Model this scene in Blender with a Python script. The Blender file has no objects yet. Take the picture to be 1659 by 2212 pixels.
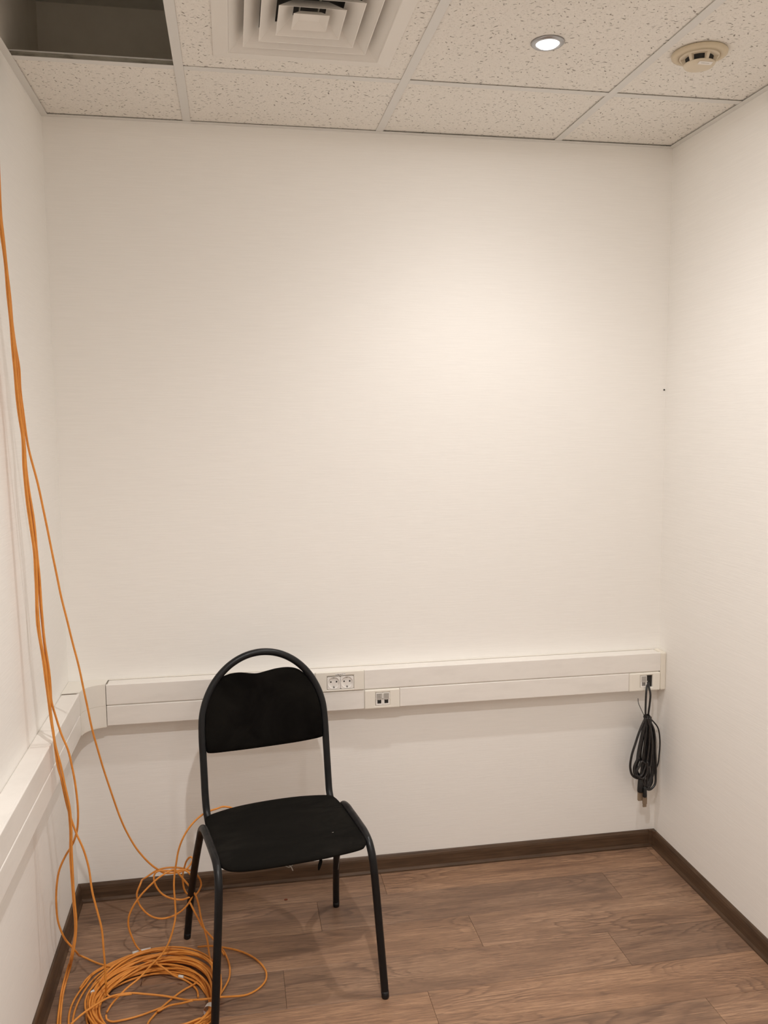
import bpy, bmesh, math, random
from mathutils import Vector, Matrix
random.seed(7)
SC = bpy.context.scene
COL = SC.collection
W, H, DEPTH, SLAB = 2.048, 2.4976, 3.9, 2.822

# ------------------------------------------------------------------ camera, world, exposure
cam_data = bpy.data.cameras.new('camera')
cam = bpy.data.objects.new('camera', cam_data)
COL.objects.link(cam)
SC.camera = cam
cam_data.sensor_fit = 'VERTICAL'
cam_data.sensor_height = 36.0
cam_data.lens = 1843.73 * 36.0 / 2212.0
cam_data.clip_start = 0.02
YAW, PITCH, ROLL = 0.17463, -0.10778, -0.00701
fwd = Vector((math.sin(YAW) * math.cos(PITCH), math.cos(YAW) * math.cos(PITCH), math.sin(PITCH)))
r0 = Vector((math.cos(YAW), -math.sin(YAW), 0))
u0 = r0.cross(fwd)
right = r0 * math.cos(ROLL) + u0 * math.sin(ROLL)
up = u0 * math.cos(ROLL) - r0 * math.sin(ROLL)
mw = Matrix.Identity(4)
for i in range(3):
    mw[i][0], mw[i][1], mw[i][2] = right[i], up[i], -fwd[i]
mw.translation = (0.5401, -2.81376, 1.58266)
cam.matrix_world = mw

world = bpy.data.worlds.new('world')
SC.world = world
world.use_nodes = True
world.node_tree.nodes['Background'].inputs[0].default_value = (0.9, 0.85, 0.8, 1)
world.node_tree.nodes['Background'].inputs[1].default_value = 0.0
SC.view_settings.view_transform = 'Standard'
SC.view_settings.look = 'None'
SC.view_settings.exposure = 0.0
SC.view_settings.gamma = 1.0
SC.view_settings.use_curve_mapping = False
SC.cycles.max_bounces = 16
SC.cycles.diffuse_bounces = 10

# candela table of the recessed spots (degrees from straight down : relative candela)
IES_ANG = [0, 5, 10, 15, 20, 25, 30, 35, 40, 45, 50, 55, 60, 65, 70, 75, 80, 85, 90]
IES_CD = [2050, 2010, 1900, 1740, 1560, 1390, 1240, 1110, 980, 865, 710, 550, 405, 300, 220, 165, 125, 85, 30]
LAMPS = [((1.327, -0.712), 0.62), ((0.727, -1.92), 1.58), ((1.327, -3.12), 0.68)]   # recessed spots: near tile, left tile behind, an unseen fill spot added behind the camera
LAMP_W = 0.555
LAMP_COL = (1.0, 0.962, 0.938)
CURVES = {
 'A': [(0.08, -0.86, 2.78), (0.06, -0.84, 2.62), (0.052, -0.82, 2.5), (0.046, -0.77, 2.25), (0.0407, -0.7179, 2.0317), (0.0403, -0.6991, 1.9622), (0.0389, -0.6777, 1.8807), (0.0379, -0.6616, 1.8174), (0.0382, -0.6498, 1.7576), (0.04, -0.641, 1.7106), (0.0388, -0.6324, 1.6641), (0.0392, -0.6228, 1.6115), (0.0402, -0.615, 1.5402), (0.0404, -0.6085, 1.4668), (0.0431, -0.605, 1.4268), (0.0485, -0.5989, 1.3563), (0.0514, -0.5893, 1.2436), (0.0534, -0.5821, 1.1575), (0.0538, -0.5728, 1.0421), (0.0594, -0.5661, 0.953), (0.0614, -0.5617, 0.8928), (0.0606, -0.5566, 0.8244), (0.0631, -0.5531, 0.775), (0.0656, -0.5498, 0.7213), (0.0729, -0.5489, 0.6677), (0.0815, -0.548, 0.6137), (0.0912, -0.5471, 0.5592), (0.099, -0.5465, 0.5252), (0.107, -0.546, 0.4953), (0.1204, -0.5454, 0.4563), (0.1315, -0.5457, 0.4053), (0.1402, -0.5475, 0.334), (0.1514, -0.549, 0.2745), (0.161, -0.5506, 0.2234), (0.163, -0.5536, 0.1653), (0.1649, -0.5566, 0.1071), (0.1666, -0.5587, 0.0653), (0.1661, -0.5499, 0.036), (0.1749, -0.5545, 0.03), (0.2012, -0.5518, 0.03), (0.2312, -0.5488, 0.028)],
 'B': [(0.086, -0.87, 2.78), (0.066, -0.85, 2.62), (0.058, -0.83, 2.5), (0.052, -0.78, 2.25), (0.0438, -0.7229, 2.0307), (0.0435, -0.7041, 1.9614), (0.0421, -0.6827, 1.8801), (0.0411, -0.6666, 1.8168), (0.0414, -0.6548, 1.7572), (0.0432, -0.646, 1.7103), (0.042, -0.6374, 1.664), (0.0424, -0.6278, 1.6114), (0.0435, -0.62, 1.5403), (0.0437, -0.6135, 1.467), (0.0463, -0.61, 1.4271), (0.0518, -0.6039, 1.3567), (0.0546, -0.5943, 1.2443), (0.0567, -0.5871, 1.1584), (0.0568, -0.5764, 1.0429), (0.0616, -0.5658, 0.9527), (0.063, -0.5587, 0.8918), (0.0628, -0.5563, 0.8718), (0.0703, -0.5506, 0.8216), (0.0801, -0.5454, 0.7749), (0.0938, -0.5401, 0.7274), (0.1006, -0.5376, 0.6811), (0.1073, -0.5349, 0.6303), (0.1103, -0.5322, 0.5794), (0.1099, -0.53, 0.537), (0.1024, -0.5207, 0.4873), (0.0904, -0.5147, 0.4561), (0.0685, -0.5079, 0.421), (0.05, -0.5002, 0.3807), (0.0378, -0.49, 0.3251), (0.0329, -0.48, 0.2596), (0.0355, -0.4682, 0.1957), (0.0476, -0.46, 0.1497), (0.065, -0.452, 0.1177), (0.0715, -0.3291, 0.01), (0.1261, -0.3714, 0.008), (0.1676, -0.3908, 0.01), (0.1991, -0.3825, 0.012)],
 'C': [(0.074, -0.88, 2.78), (0.054, -0.86, 2.62), (0.046, -0.84, 2.5), (0.04, -0.79, 2.25), (0.0405, -0.7222, 2.0086), (0.0406, -0.7065, 1.9506), (0.0393, -0.6877, 1.8793), (0.0387, -0.6684, 1.8018), (0.0371, -0.653, 1.7207), (0.0355, -0.6406, 1.654), (0.0369, -0.63, 1.596), (0.0409, -0.6257, 1.5482), (0.0395, -0.6185, 1.4674), (0.0398, -0.6128, 1.4025), (0.0451, -0.6051, 1.3134), (0.0489, -0.6003, 1.2571), (0.0484, -0.5955, 1.2003), (0.044, -0.585, 1.0743), (0.0537, -0.5761, 0.9562), (0.0567, -0.5717, 0.8963), (0.0626, -0.5643, 0.7951), (0.0664, -0.5601, 0.7373), (0.0716, -0.56, 0.6886), (0.0839, -0.56, 0.6351), (0.0925, -0.56, 0.5774), (0.0937, -0.56, 0.52), (0.0907, -0.56, 0.4544), (0.0918, -0.5614, 0.3888), (0.0946, -0.5634, 0.3146), (0.0962, -0.5647, 0.2608), (0.0929, -0.567, 0.2205), (0.084, -0.57, 0.1771), (0.0534, -0.487, 0.075), (0.0434, -0.5172, 0.04), (0.0427, -0.5611, 0.015), (0.0469, -0.6036, 0.006), (0.0673, -0.6877, 0.005), (0.1018, -0.7732, 0.005)],
 'C2': [(0.08, -0.89, 2.78), (0.06, -0.87, 2.62), (0.052, -0.85, 2.5), (0.046, -0.8, 2.25), (0.0444, -0.7262, 2.0079), (0.0445, -0.7105, 1.95), (0.0432, -0.6917, 1.8788), (0.0427, -0.6724, 1.8014), (0.0411, -0.657, 1.7205), (0.0395, -0.6446, 1.6539), (0.041, -0.634, 1.5959), (0.045, -0.6297, 1.5483), (0.0436, -0.6225, 1.4675), (0.044, -0.6168, 1.4027), (0.0492, -0.6091, 1.3138), (0.053, -0.6043, 1.2575), (0.0526, -0.5995, 1.2009), (0.0482, -0.589, 1.0751), (0.0579, -0.5801, 0.9571), (0.061, -0.5757, 0.8974), (0.0649, -0.5683, 0.7964), (0.0702, -0.5641, 0.7386), (0.0783, -0.564, 0.6978), (0.0884, -0.564, 0.6364), (0.0962, -0.564, 0.5789), (0.0978, -0.564, 0.5215), (0.0953, -0.564, 0.456), (0.0964, -0.5654, 0.3905), (0.0983, -0.5674, 0.3165), (0.1, -0.5687, 0.2628), (0.0967, -0.571, 0.2226), (0.0878, -0.574, 0.1793), (0.0594, -0.487, 0.076), (0.0494, -0.5172, 0.041), (0.0487, -0.5611, 0.016), (0.0529, -0.6036, 0.007), (0.0733, -0.6877, 0.006), (0.1078, -0.7732, 0.006)],
 'D': [(0.092, -0.86, 2.78), (0.072, -0.84, 2.62), (0.064, -0.82, 2.5), (0.058, -0.77, 2.25), (0.0405, -0.713, 2.0328), (0.0403, -0.695, 1.963), (0.0392, -0.6745, 1.8812), (0.0393, -0.659, 1.8177), (0.0407, -0.6447, 1.758), (0.0435, -0.6338, 1.7111), (0.0419, -0.623, 1.6645), (0.0428, -0.611, 1.6116), (0.0455, -0.5933, 1.5284), (0.0618, -0.5695, 1.4121), (0.0755, -0.5419, 1.2793), (0.0886, -0.5135, 1.1411), (0.1033, -0.4929, 1.0369), (0.1185, -0.4723, 0.9296), (0.1294, -0.4542, 0.8334), (0.1384, -0.44, 0.7561), (0.1564, -0.4063, 0.6286), (0.1791, -0.3765, 0.5116), (0.2093, -0.3467, 0.3899), (0.2378, -0.3309, 0.3221), (0.287, -0.31, 0.2517), (0.3069, -0.3031, 0.2344), (0.3317, -0.2962, 0.2276), (0.3612, -0.2892, 0.2277), (0.3739, -0.2823, 0.2324), (0.3847, -0.2754, 0.2438), (0.3885, -0.2685, 0.2514), (0.3823, -0.2615, 0.2554), (0.3707, -0.2546, 0.2435), (0.3608, -0.2477, 0.2174), (0.3541, -0.2408, 0.1884), (0.3539, -0.2338, 0.1585), (0.3591, -0.2269, 0.1278), (0.3703, -0.22, 0.1083), (0.3903, -0.2, 0.097), (0.4002, -0.19, 0.1048), (0.4065, -0.18, 0.1155), (0.4051, -0.18, 0.1302), (0.3972, -0.19, 0.1535), (0.3827, -0.22, 0.1859), (0.359, -0.2234, 0.1985), (0.3353, -0.2268, 0.2068), (0.3051, -0.2302, 0.2108), (0.2792, -0.2336, 0.2083), (0.2486, -0.237, 0.1926), (0.2362, -0.32, 0.2124), (0.2259, -0.32, 0.1862), (0.2281, -0.32, 0.1608), (0.2418, -0.32, 0.1341), (0.2661, -0.32, 0.1096), (0.2952, -0.32, 0.1), (0.3293, -0.32, 0.1058), (0.3596, -0.32, 0.1232), (0.3818, -0.32, 0.1508), (0.3911, -0.32, 0.1774), (0.3909, -0.32, 0.2051), (0.3821, -0.32, 0.2313), (0.3656, -0.32, 0.2467), (0.3423, -0.32, 0.2464), (0.3129, -0.32, 0.2494), (0.2878, -0.32, 0.2502), (0.2792, -0.32, 0.2443), (0.276, -0.32, 0.2264), (0.2839, -0.32, 0.2004), (0.302, -0.32, 0.1756), (0.3331, -0.32, 0.1584), (0.3606, -0.32, 0.1542), (0.3799, -0.32, 0.1602)],
 'F': [(0.2398, -0.345, 0.0123), (0.2259, -0.345, 0.03), (0.2106, -0.345, 0.0661), (0.2018, -0.345, 0.1059), (0.2038, -0.345, 0.1306), (0.2162, -0.345, 0.1609), (0.2381, -0.345, 0.1924), (0.2638, -0.345, 0.219), (0.2975, -0.34, 0.2443), (0.3226, -0.335, 0.2548), (0.3349, -0.33, 0.2565), (0.3441, -0.33, 0.2487), (0.3629, -0.325, 0.22), (0.3829, -0.32, 0.1875), (0.3973, -0.325, 0.1635), (0.4054, -0.335, 0.1362), (0.4111, -0.345, 0.1023), (0.4211, -0.355, 0.0705), (0.4292, -0.37, 0.0399), (0.432, -0.38, 0.0184), (0.441, -0.4507, 0.03), (0.4503, -0.5195, 0.03)],
 'G': [(0.3786, -0.325, 0.1448), (0.3898, -0.33, 0.1211), (0.4024, -0.34, 0.1003), (0.4149, -0.35, 0.0796), (0.4296, -0.36, 0.0657), (0.4443, -0.37, 0.0519), (0.4643, -0.3619, 0.012), (0.4772, -0.3855, 0.005)],
 'E': [(0.497, -0.345, 0.415), (0.513, -0.322, 0.427), (0.4905, -0.315, 0.4312), (0.4657, -0.345, 0.4405), (0.448, -0.36, 0.4432), (0.4277, -0.375, 0.4418), (0.4043, -0.385, 0.4281), (0.3877, -0.39, 0.4116), (0.3765, -0.395, 0.3962), (0.3552, -0.395, 0.3438), (0.3491, -0.395, 0.3113), (0.3435, -0.395, 0.2786), (0.3404, -0.395, 0.2457), (0.3415, -0.4, 0.1928), (0.3419, -0.41, 0.1541), (0.3343, -0.42, 0.121), (0.3195, -0.43, 0.0846), (0.305, -0.435, 0.0629), (0.2748, -0.4665, 0.05), (0.2452, -0.5143, 0.046), (0.2137, -0.5353, 0.035), (0.1999, -0.5501, 0.03), (0.1784, -0.5584, 0.012), (0.1682, -0.5817, 0.006)],
 'L1': [(0.092, -0.6577, 0.04), (0.1166, -0.6247, 0.042), (0.1457, -0.5941, 0.042), (0.1755, -0.5626, 0.036), (0.1979, -0.5508, 0.032), (0.2256, -0.5451, 0.028), (0.2701, -0.5484, 0.022), (0.3144, -0.5495, 0.012), (0.3742, -0.5791, 0.014), (0.3912, -0.6064, 0.03), (0.4318, -0.6247, 0.04), (0.4669, -0.6178, 0.036), (0.502, -0.5923, 0.015), (0.5428, -0.5771, 0.005), (0.5708, -0.5578, 0.004), (0.5929, -0.5256, 0.004), (0.5967, -0.4888, 0.004), (0.5837, -0.4477, 0.004), (0.5509, -0.3997, 0.004), (0.5143, -0.3682, 0.004), (0.4772, -0.3519, 0.006), (0.4375, -0.3423, 0.01), (0.3981, -0.3422, 0.012)],
 'L2': [(0.3961, -0.6147, 0.034), (0.3687, -0.6029, 0.022), (0.3283, -0.5949, 0.012), (0.3028, -0.6063, 0.008), (0.313, -0.5922, 0.006), (0.254, -0.6126, 0.006), (0.212, -0.6209, 0.006), (0.1823, -0.6213, 0.008), (0.1734, -0.617, 0.012), (0.1709, -0.6058, 0.016)],
 'L3': [(0.4064, -0.4993, 0.01), (0.4021, -0.5059, 0.01), (0.3641, -0.5291, 0.006), (0.3322, -0.5606, 0.004), (0.31, -0.5888, 0.004), (0.2969, -0.6097, 0.004), (0.2823, -0.6394, 0.004), (0.2813, -0.6734, 0.006)],
 'L4': [(0.2763, -0.4401, 0.045), (0.306, -0.4649, 0.04), (0.3384, -0.476, 0.018), (0.3613, -0.4776, 0.006), (0.3856, -0.5029, 0.005), (0.4029, -0.5314, 0.005), (0.4092, -0.5707, 0.012)],
 'L5': [(0.4523, -0.3388, 0.01), (0.4698, -0.3567, 0.006), (0.4848, -0.3973, 0.004), (0.4935, -0.4502, 0.004), (0.4901, -0.4989, 0.004), (0.4787, -0.5363, 0.006), (0.4656, -0.5785, 0.01), (0.4615, -0.6012, 0.012)],
 'L6': [(0.2588, -0.3325, 0.008), (0.2089, -0.3394, 0.008), (0.1706, -0.3583, 0.008), (0.1357, -0.3793, 0.008), (0.109, -0.4032, 0.008), (0.0925, -0.4302, 0.008), (0.0807, -0.4681, 0.008)],
 'L7': [(0.2588, -0.3327, 0.006), (0.2089, -0.3404, 0.006), (0.1709, -0.3613, 0.006), (0.136, -0.3822, 0.006), (0.1075, -0.4094, 0.006), (0.0933, -0.4495, 0.006), (0.0781, -0.4933, 0.006), (0.0703, -0.5366, 0.006), (0.0709, -0.5767, 0.006), (0.077, -0.6165, 0.006)],
 'L8': [(0.2586, -0.3312, 0.004), (0.2113, -0.3411, 0.004), (0.1712, -0.3643, 0.004), (0.1414, -0.388, 0.004), (0.1143, -0.4247, 0.004), (0.098, -0.4656, 0.004), (0.0885, -0.5029, 0.004), (0.0827, -0.5463, 0.004), (0.0826, -0.5827, 0.004), (0.0862, -0.6155, 0.004)],
 'tape1': [(0.2085, -0.3387, 0.0075), (0.2331, -0.3321, 0.0075), (0.2608, -0.3271, 0.0075)],
 'tape2': [(0.3535, -0.5086, 0.037), (0.36, -0.5116, 0.037), (0.3665, -0.5141, 0.037)],
 'tape3': [(0.1198, -0.525, 0.03), (0.1273, -0.5187, 0.03)],
 'tape4': [(0.427, -0.6317, 0.03), (0.4439, -0.6255, 0.03)],
 'K1': [(1.9859, -0.045, 0.6522), (1.9765, -0.0576, 0.6373), (1.9689, -0.0672, 0.615), (1.966, -0.0708, 0.568), (1.9666, -0.0712, 0.5277), (1.9698, -0.07, 0.506)],
 'K2': [(1.9888, -0.045, 0.6456), (1.9835, -0.0576, 0.6272), (1.9848, -0.066, 0.6071), (1.9837, -0.066, 0.5652), (1.9809, -0.0644, 0.5243), (1.9841, -0.062, 0.5021)],
 'K3': [(1.9674, -0.07, 0.5191), (1.9472, -0.073, 0.4795), (1.9285, -0.076, 0.4301), (1.9116, -0.079, 0.3773), (1.9093, -0.079, 0.3384), (1.9191, -0.0775, 0.3108), (1.9421, -0.076, 0.2978), (1.9634, -0.0735, 0.3088), (1.9711, -0.069, 0.3555), (1.9763, -0.0645, 0.4352), (1.9797, -0.06, 0.5148)],
 'K4': [(1.9901, -0.05, 0.5105), (2.0083, -0.0486, 0.494), (2.0268, -0.0471, 0.4709), (2.0375, -0.0457, 0.4235), (2.0373, -0.0457, 0.374), (2.031, -0.0471, 0.3286), (2.0212, -0.0486, 0.3101), (2.0134, -0.05, 0.2914)],
 'K5': [(1.9814, -0.06, 0.5146), (2.0021, -0.0615, 0.4746), (2.0115, -0.063, 0.3828), (2.0152, -0.0645, 0.3007), (2.01, -0.068, 0.263), (1.9893, -0.0725, 0.2495), (1.9662, -0.077, 0.264), (1.9541, -0.0795, 0.2891), (1.9563, -0.078, 0.3603), (1.965, -0.0765, 0.4405), (1.9702, -0.075, 0.5207)],
 'K6': [(1.9685, -0.075, 0.5208), (1.951, -0.0775, 0.442), (1.938, -0.08, 0.3789), (1.9211, -0.0825, 0.3356), (1.9237, -0.085, 0.3169), (1.9447, -0.0838, 0.3081), (1.9647, -0.0825, 0.3419), (1.9769, -0.0812, 0.4089), (1.9777, -0.08, 0.5219)],
 'K7': [(1.9874, -0.055, 0.5125), (2.0009, -0.0587, 0.4475), (2.0047, -0.0625, 0.3667), (1.9983, -0.0663, 0.2863), (1.9816, -0.07, 0.2662), (1.9691, -0.07, 0.2904), (1.9702, -0.07, 0.3724), (1.9713, -0.07, 0.4539), (1.9728, -0.07, 0.5187)],
 'K8': [(1.9797, -0.06, 0.5148), (1.9653, -0.062, 0.4514), (1.9546, -0.064, 0.3712), (1.96, -0.066, 0.3223), (1.9497, -0.068, 0.2911), (1.9509, -0.07, 0.2721)],
 'K9': [(1.9805, -0.065, 0.5165), (1.9859, -0.068, 0.4521), (1.9866, -0.071, 0.3715), (1.9728, -0.074, 0.3246), (1.9649, -0.077, 0.2871), (1.9648, -0.08, 0.2622)],
 'K10': [(1.9683, -0.08, 0.5226), (1.9822, -0.0805, 0.4732), (1.9883, -0.081, 0.3917), (1.9787, -0.0815, 0.3404), (1.9509, -0.082, 0.3624), (1.941, -0.0825, 0.3438), (1.9312, -0.083, 0.3252), (1.9382, -0.0835, 0.3053), (1.9583, -0.084, 0.3005), (1.9677, -0.0845, 0.3163), (1.9712, -0.085, 0.362)],
 'Ktie': [(1.9635, -0.065, 0.5202), (1.9753, -0.065, 0.5217), (1.9872, -0.065, 0.5176)],
 'Ktail': [(1.9626, -0.07, 0.5243), (1.9456, -0.0767, 0.5536), (1.9312, -0.0833, 0.5809), (1.9261, -0.09, 0.5979)],
 'Kb1': [(1.9477, -0.075, 0.2976), (1.949, -0.075, 0.2745), (1.95, -0.075, 0.2487), (1.9512, -0.075, 0.2315), (1.9524, -0.075, 0.2132)],
 'Kb2': [(1.9613, -0.085, 0.2712), (1.9629, -0.085, 0.2514), (1.9637, -0.085, 0.2349), (1.9644, -0.085, 0.2098), (1.9633, -0.085, 0.1987)],
}

# ------------------------------------------------------------------ helpers
def link(name, me, mat=None, parent=None):
    o = bpy.data.objects.new(name, me)
    COL.objects.link(o)
    if mat is not None and me is not None and hasattr(me, 'materials') and len(me.materials) == 0:
        me.materials.append(mat)
    if parent is not None:
        o.parent = parent
    return o

def empty(name, loc=(0, 0, 0), rz=0.0):
    o = bpy.data.objects.new(name, None)
    COL.objects.link(o)
    o.empty_display_size = 0.1
    o.location = loc
    o.rotation_euler = (0, 0, rz)
    return o

def tag(o, label=None, cat=None, group=None, kind=None):
    if label: o['label'] = label
    if cat: o['category'] = cat
    if group: o['group'] = group
    if kind: o['kind'] = kind
    return o

class MB:
    """collects verts and faces for ONE mesh object"""
    def __init__(s):
        s.v, s.f, s.m, s.sm = [], [], [], []
    def add(s, vs, fs, mi=0, smooth=False):
        b = len(s.v)
        s.v += [tuple(p) for p in vs]
        for f in fs:
            s.f.append(tuple(b + i for i in f)); s.m.append(mi); s.sm.append(smooth)
        return s
    def box(s, a, b, mi=0):
        x0, y0, z0 = [min(a[i], b[i]) for i in range(3)]
        x1, y1, z1 = [max(a[i], b[i]) for i in range(3)]
        vs = [(x0, y0, z0), (x1, y0, z0), (x1, y1, z0), (x0, y1, z0), (x0, y0, z1), (x1, y0, z1), (x1, y1, z1), (x0, y1, z1)]
        return s.add(vs, [(0, 3, 2, 1), (4, 5, 6, 7), (0, 1, 5, 4), (1, 2, 6, 5), (2, 3, 7, 6), (3, 0, 4, 7)], mi)
    def prism(s, plan, z0, z1, mi=0, smooth=False):
        n = len(plan)
        vs = [(x, y, z0) for x, y in plan] + [(x, y, z1) for x, y in plan]
        s.add(vs, [(i, (i + 1) % n, n + (i + 1) % n, n + i) for i in range(n)], mi, smooth)
        s.add(vs, [tuple(reversed(range(n))), tuple(range(n, 2 * n))], mi)
        return s
    def tube(s, pts, r, seg=8, caps=True, mi=0, before=None, after=None):
        P = [Vector(p) for p in pts]
        n = len(P)
        T = []
        for i in range(n):
            t = (P[min(i + 1, n - 1)] - P[max(i - 1, 0)])
            T.append(t.normalized() if t.length > 1e-9 else Vector((0, 0, 1)))
        if before is not None: T[0] = (P[1] - Vector(before)).normalized()
        if after is not None: T[-1] = (Vector(after) - P[-2]).normalized()
        a = Vector((0, 0, 1)) if abs(T[0].z) < 0.9 else Vector((1, 0, 0))
        N = (a - T[0] * a.dot(T[0])).normalized()
        vs = []
        for i in range(n):
            N = (N - T[i] * N.dot(T[i]))
            N = N.normalized() if N.length > 1e-9 else T[i].orthogonal().normalized()
            B = T[i].cross(N)
            rr = r[i] if hasattr(r, '__len__') else r
            for k in range(seg):
                q = 2 * math.pi * k / seg
                vs.append(P[i] + (N * math.cos(q) + B * math.sin(q)) * rr)
        fs = []
        for i in range(n - 1):
            for k in range(seg):
                k2 = (k + 1) % seg
                fs.append((i * seg + k, i * seg + k2, (i + 1) * seg + k2, (i + 1) * seg + k))
        s.add(vs, fs, mi, True)
        if caps:
            s.add(vs, [tuple(reversed(range(seg))), tuple(range((n - 1) * seg, n * seg))], mi)
        return s
    def lathe(s, prof, c, seg=48, mi=0, axis='z', smooth=True, a0=0.0, a1=None):
        """prof: (radius, height) pairs turned about the axis through c"""
        full = a1 is None
        m = seg if full else seg + 1
        vs = []
        for r, h in prof:
            for k in range(m):
                q = (2 * math.pi * k / seg) if full else a0 + (a1 - a0) * k / seg
                if axis == 'z': vs.append((c[0] + r * math.cos(q), c[1] + r * math.sin(q), c[2] + h))
                else: vs.append((c[0] + r * math.cos(q), c[1] - h, c[2] + r * math.sin(q)))
        fs = []
        for i in range(len(prof) - 1):
            for k in range(seg):
                k2 = (k + 1) % m
                fs.append((i * m + k, i * m + k2, (i + 1) * m + k2, (i + 1) * m + k))
        return s.add(vs, fs, mi, smooth)
    def build(s, name, mats, parent=None, bevel=0.0, seg=2, sub=0):
        me = bpy.data.meshes.new(name)
        me.from_pydata(s.v, [], s.f)
        if not isinstance(mats, (list, tuple)): mats = [mats]
        for m in mats: me.materials.append(m)
        me.polygons.foreach_set('material_index', s.m)
        me.polygons.foreach_set('use_smooth', s.sm)
        me.update()
        bm = bmesh.new(); bm.from_mesh(me)
        bmesh.ops.remove_doubles(bm, verts=bm.verts, dist=1e-6)
        bmesh.ops.recalc_face_normals(bm, faces=bm.faces)
        bm.to_mesh(me); bm.free()
        o = link(name, me, None, parent)
        if bevel > 0:
            b = o.modifiers.new('bevel', 'BEVEL')
            b.width = bevel; b.segments = seg; b.limit_method = 'ANGLE'; b.angle_limit = math.radians(40)
            b.harden_normals = False
        if sub:
            q = o.modifiers.new('sub', 'SUBSURF'); q.levels = sub; q.render_levels = sub
        return o

def spline(pts, step=0.012):
    """centripetal-ish Catmull-Rom through the points, resampled"""
    P = [Vector(p) for p in pts]
    out = []
    for i in range(len(P) - 1):
        p0 = P[i - 1] if i > 0 else P[i] * 2 - P[i + 1]
        p1, p2 = P[i], P[i + 1]
        p3 = P[i + 2] if i + 2 < len(P) else P[i + 1] * 2 - P[i]
        d = (p2 - p1).length
        d0 = max((p1 - p0).length, 1e-5); d2 = max((p3 - p2).length, 1e-5); d = max(d, 1e-5)
        m1 = ((p2 - p1) / d - (p2 - p0) / (d0 + d) + (p1 - p0) / d0) * d
        m2 = ((p3 - p2) / d2 - (p3 - p1) / (d + d2) + (p2 - p1) / d) * d
        n = max(2, int(math.ceil(d / step)))
        for k in range(n):
            t = k / n
            out.append(p1 * (2 * t**3 - 3 * t**2 + 1) + m1 * (t**3 - 2 * t**2 + t) + p2 * (-2 * t**3 + 3 * t**2) + m2 * (t**3 - t**2))
    out.append(P[-1])
    return out

def wander(pts, amp, seed):
    """slight natural unevenness of a cord"""
    rnd = random.Random(seed)
    ph = [rnd.uniform(0, 6.28) for _ in range(6)]
    L, q, res = 0.0, None, []
    for p in pts:
        if q is not None: L += (p - q).length
        q = p
        res.append(p + Vector((math.sin(L * 21 + ph[0]) + .5 * math.sin(L * 47 + ph[1]), math.sin(L * 19 + ph[2]) + .5 * math.sin(L * 53 + ph[3]), 0)) * amp)
    return res

# ------------------------------------------------------------------ materials
def mat(name, col, rough=0.6, metal=0.0, spec=0.5, **kw):
    m = bpy.data.materials.new(name)
    m.use_nodes = True
    b = m.node_tree.nodes['Principled BSDF']
    b.inputs['Base Color'].default_value = (*col, 1)
    b.inputs['Roughness'].default_value = rough
    b.inputs['Metallic'].default_value = metal
    b.inputs['Specular IOR Level'].default_value = spec
    for k, v in kw.items():
        b.inputs[k.replace('_', ' ')].default_value = v
    return m

class NT:
    def __init__(s, m):
        s.t = m.node_tree; s.b = s.t.nodes['Principled BSDF']
    def n(s, typ, **kw):
        x = s.t.nodes.new(typ)
        for k, v in kw.items(): setattr(x, k, v)
        return x
    def l(s, a, b): s.t.links.new(a, b)
    def val(s, sock, v):
        if hasattr(v, 'links'): s.l(v, sock)
        else: sock.default_value = v
    def math(s, op, a, b=None, c=None, clamp=False):
        x = s.n('ShaderNodeMath', operation=op); x.use_clamp = clamp
        s.val(x.inputs[0], a)
        if b is not None: s.val(x.inputs[1], b)
        if c is not None: s.val(x.inputs[2], c)
        return x.outputs[0]
    def vmath(s, op, a, b=None):
        x = s.n('ShaderNodeVectorMath', operation=op)
        s.val(x.inputs[0], a)
        if b is not None: s.val(x.inputs[1], b)
        return x.outputs[0]
    def coord(s, which='Object'): return s.n('ShaderNodeTexCoord').outputs[which]
    def pos(s): return s.n('ShaderNodeNewGeometry').outputs['Position']
    def mapping(s, v, scale=(1, 1, 1), rot=(0, 0, 0), loc=(0, 0, 0)):
        x = s.n('ShaderNodeMapping'); s.l(v, x.inputs[0])
        x.inputs['Scale'].default_value = scale; x.inputs['Rotation'].default_value = rot; x.inputs['Location'].default_value = loc
        return x.outputs[0]
    def noise(s, v, scale, detail=3, rough=0.5, dist=0.0):
        x = s.n('ShaderNodeTexNoise'); s.l(v, x.inputs['Vector'])
        x.inputs['Scale'].default_value = scale; x.inputs['Detail'].default_value = detail
        x.inputs['Roughness'].default_value = rough; x.inputs['Distortion'].default_value = dist
        return x.outputs[0]
    def ramp(s, f, stops):
        x = s.n('ShaderNodeValToRGB'); s.l(f, x.inputs[0])
        e = x.color_ramp.elements
        while len(e) < len(stops): e.new(0.5)
        for i, (p, c) in enumerate(stops):
            e[i].position = p
            e[i].color = (c, c, c, 1) if not hasattr(c, '__len__') else (*c, 1)
        return x.outputs[0]
    def mix(s, f, a, b, blend='MIX'):
        x = s.n('ShaderNodeMix', data_type='RGBA', blend_type=blend)
        s.val(x.inputs[0], f)
        for i, c in ((6, a), (7, b)):
            if hasattr(c, 'links'): s.l(c, x.inputs[i])
            else: x.inputs[i].default_value = (*c, 1)
        return x.outputs[2]
    def bump(s, h, strength=0.3, dist=0.001, normal=None):
        x = s.n('ShaderNodeBump'); s.l(h, x.inputs['Height'])
        x.inputs['Strength'].default_value = strength; x.inputs['Distance'].default_value = dist
        if normal is not None: s.l(normal, x.inputs['Normal'])
        return x.outputs[0]

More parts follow.
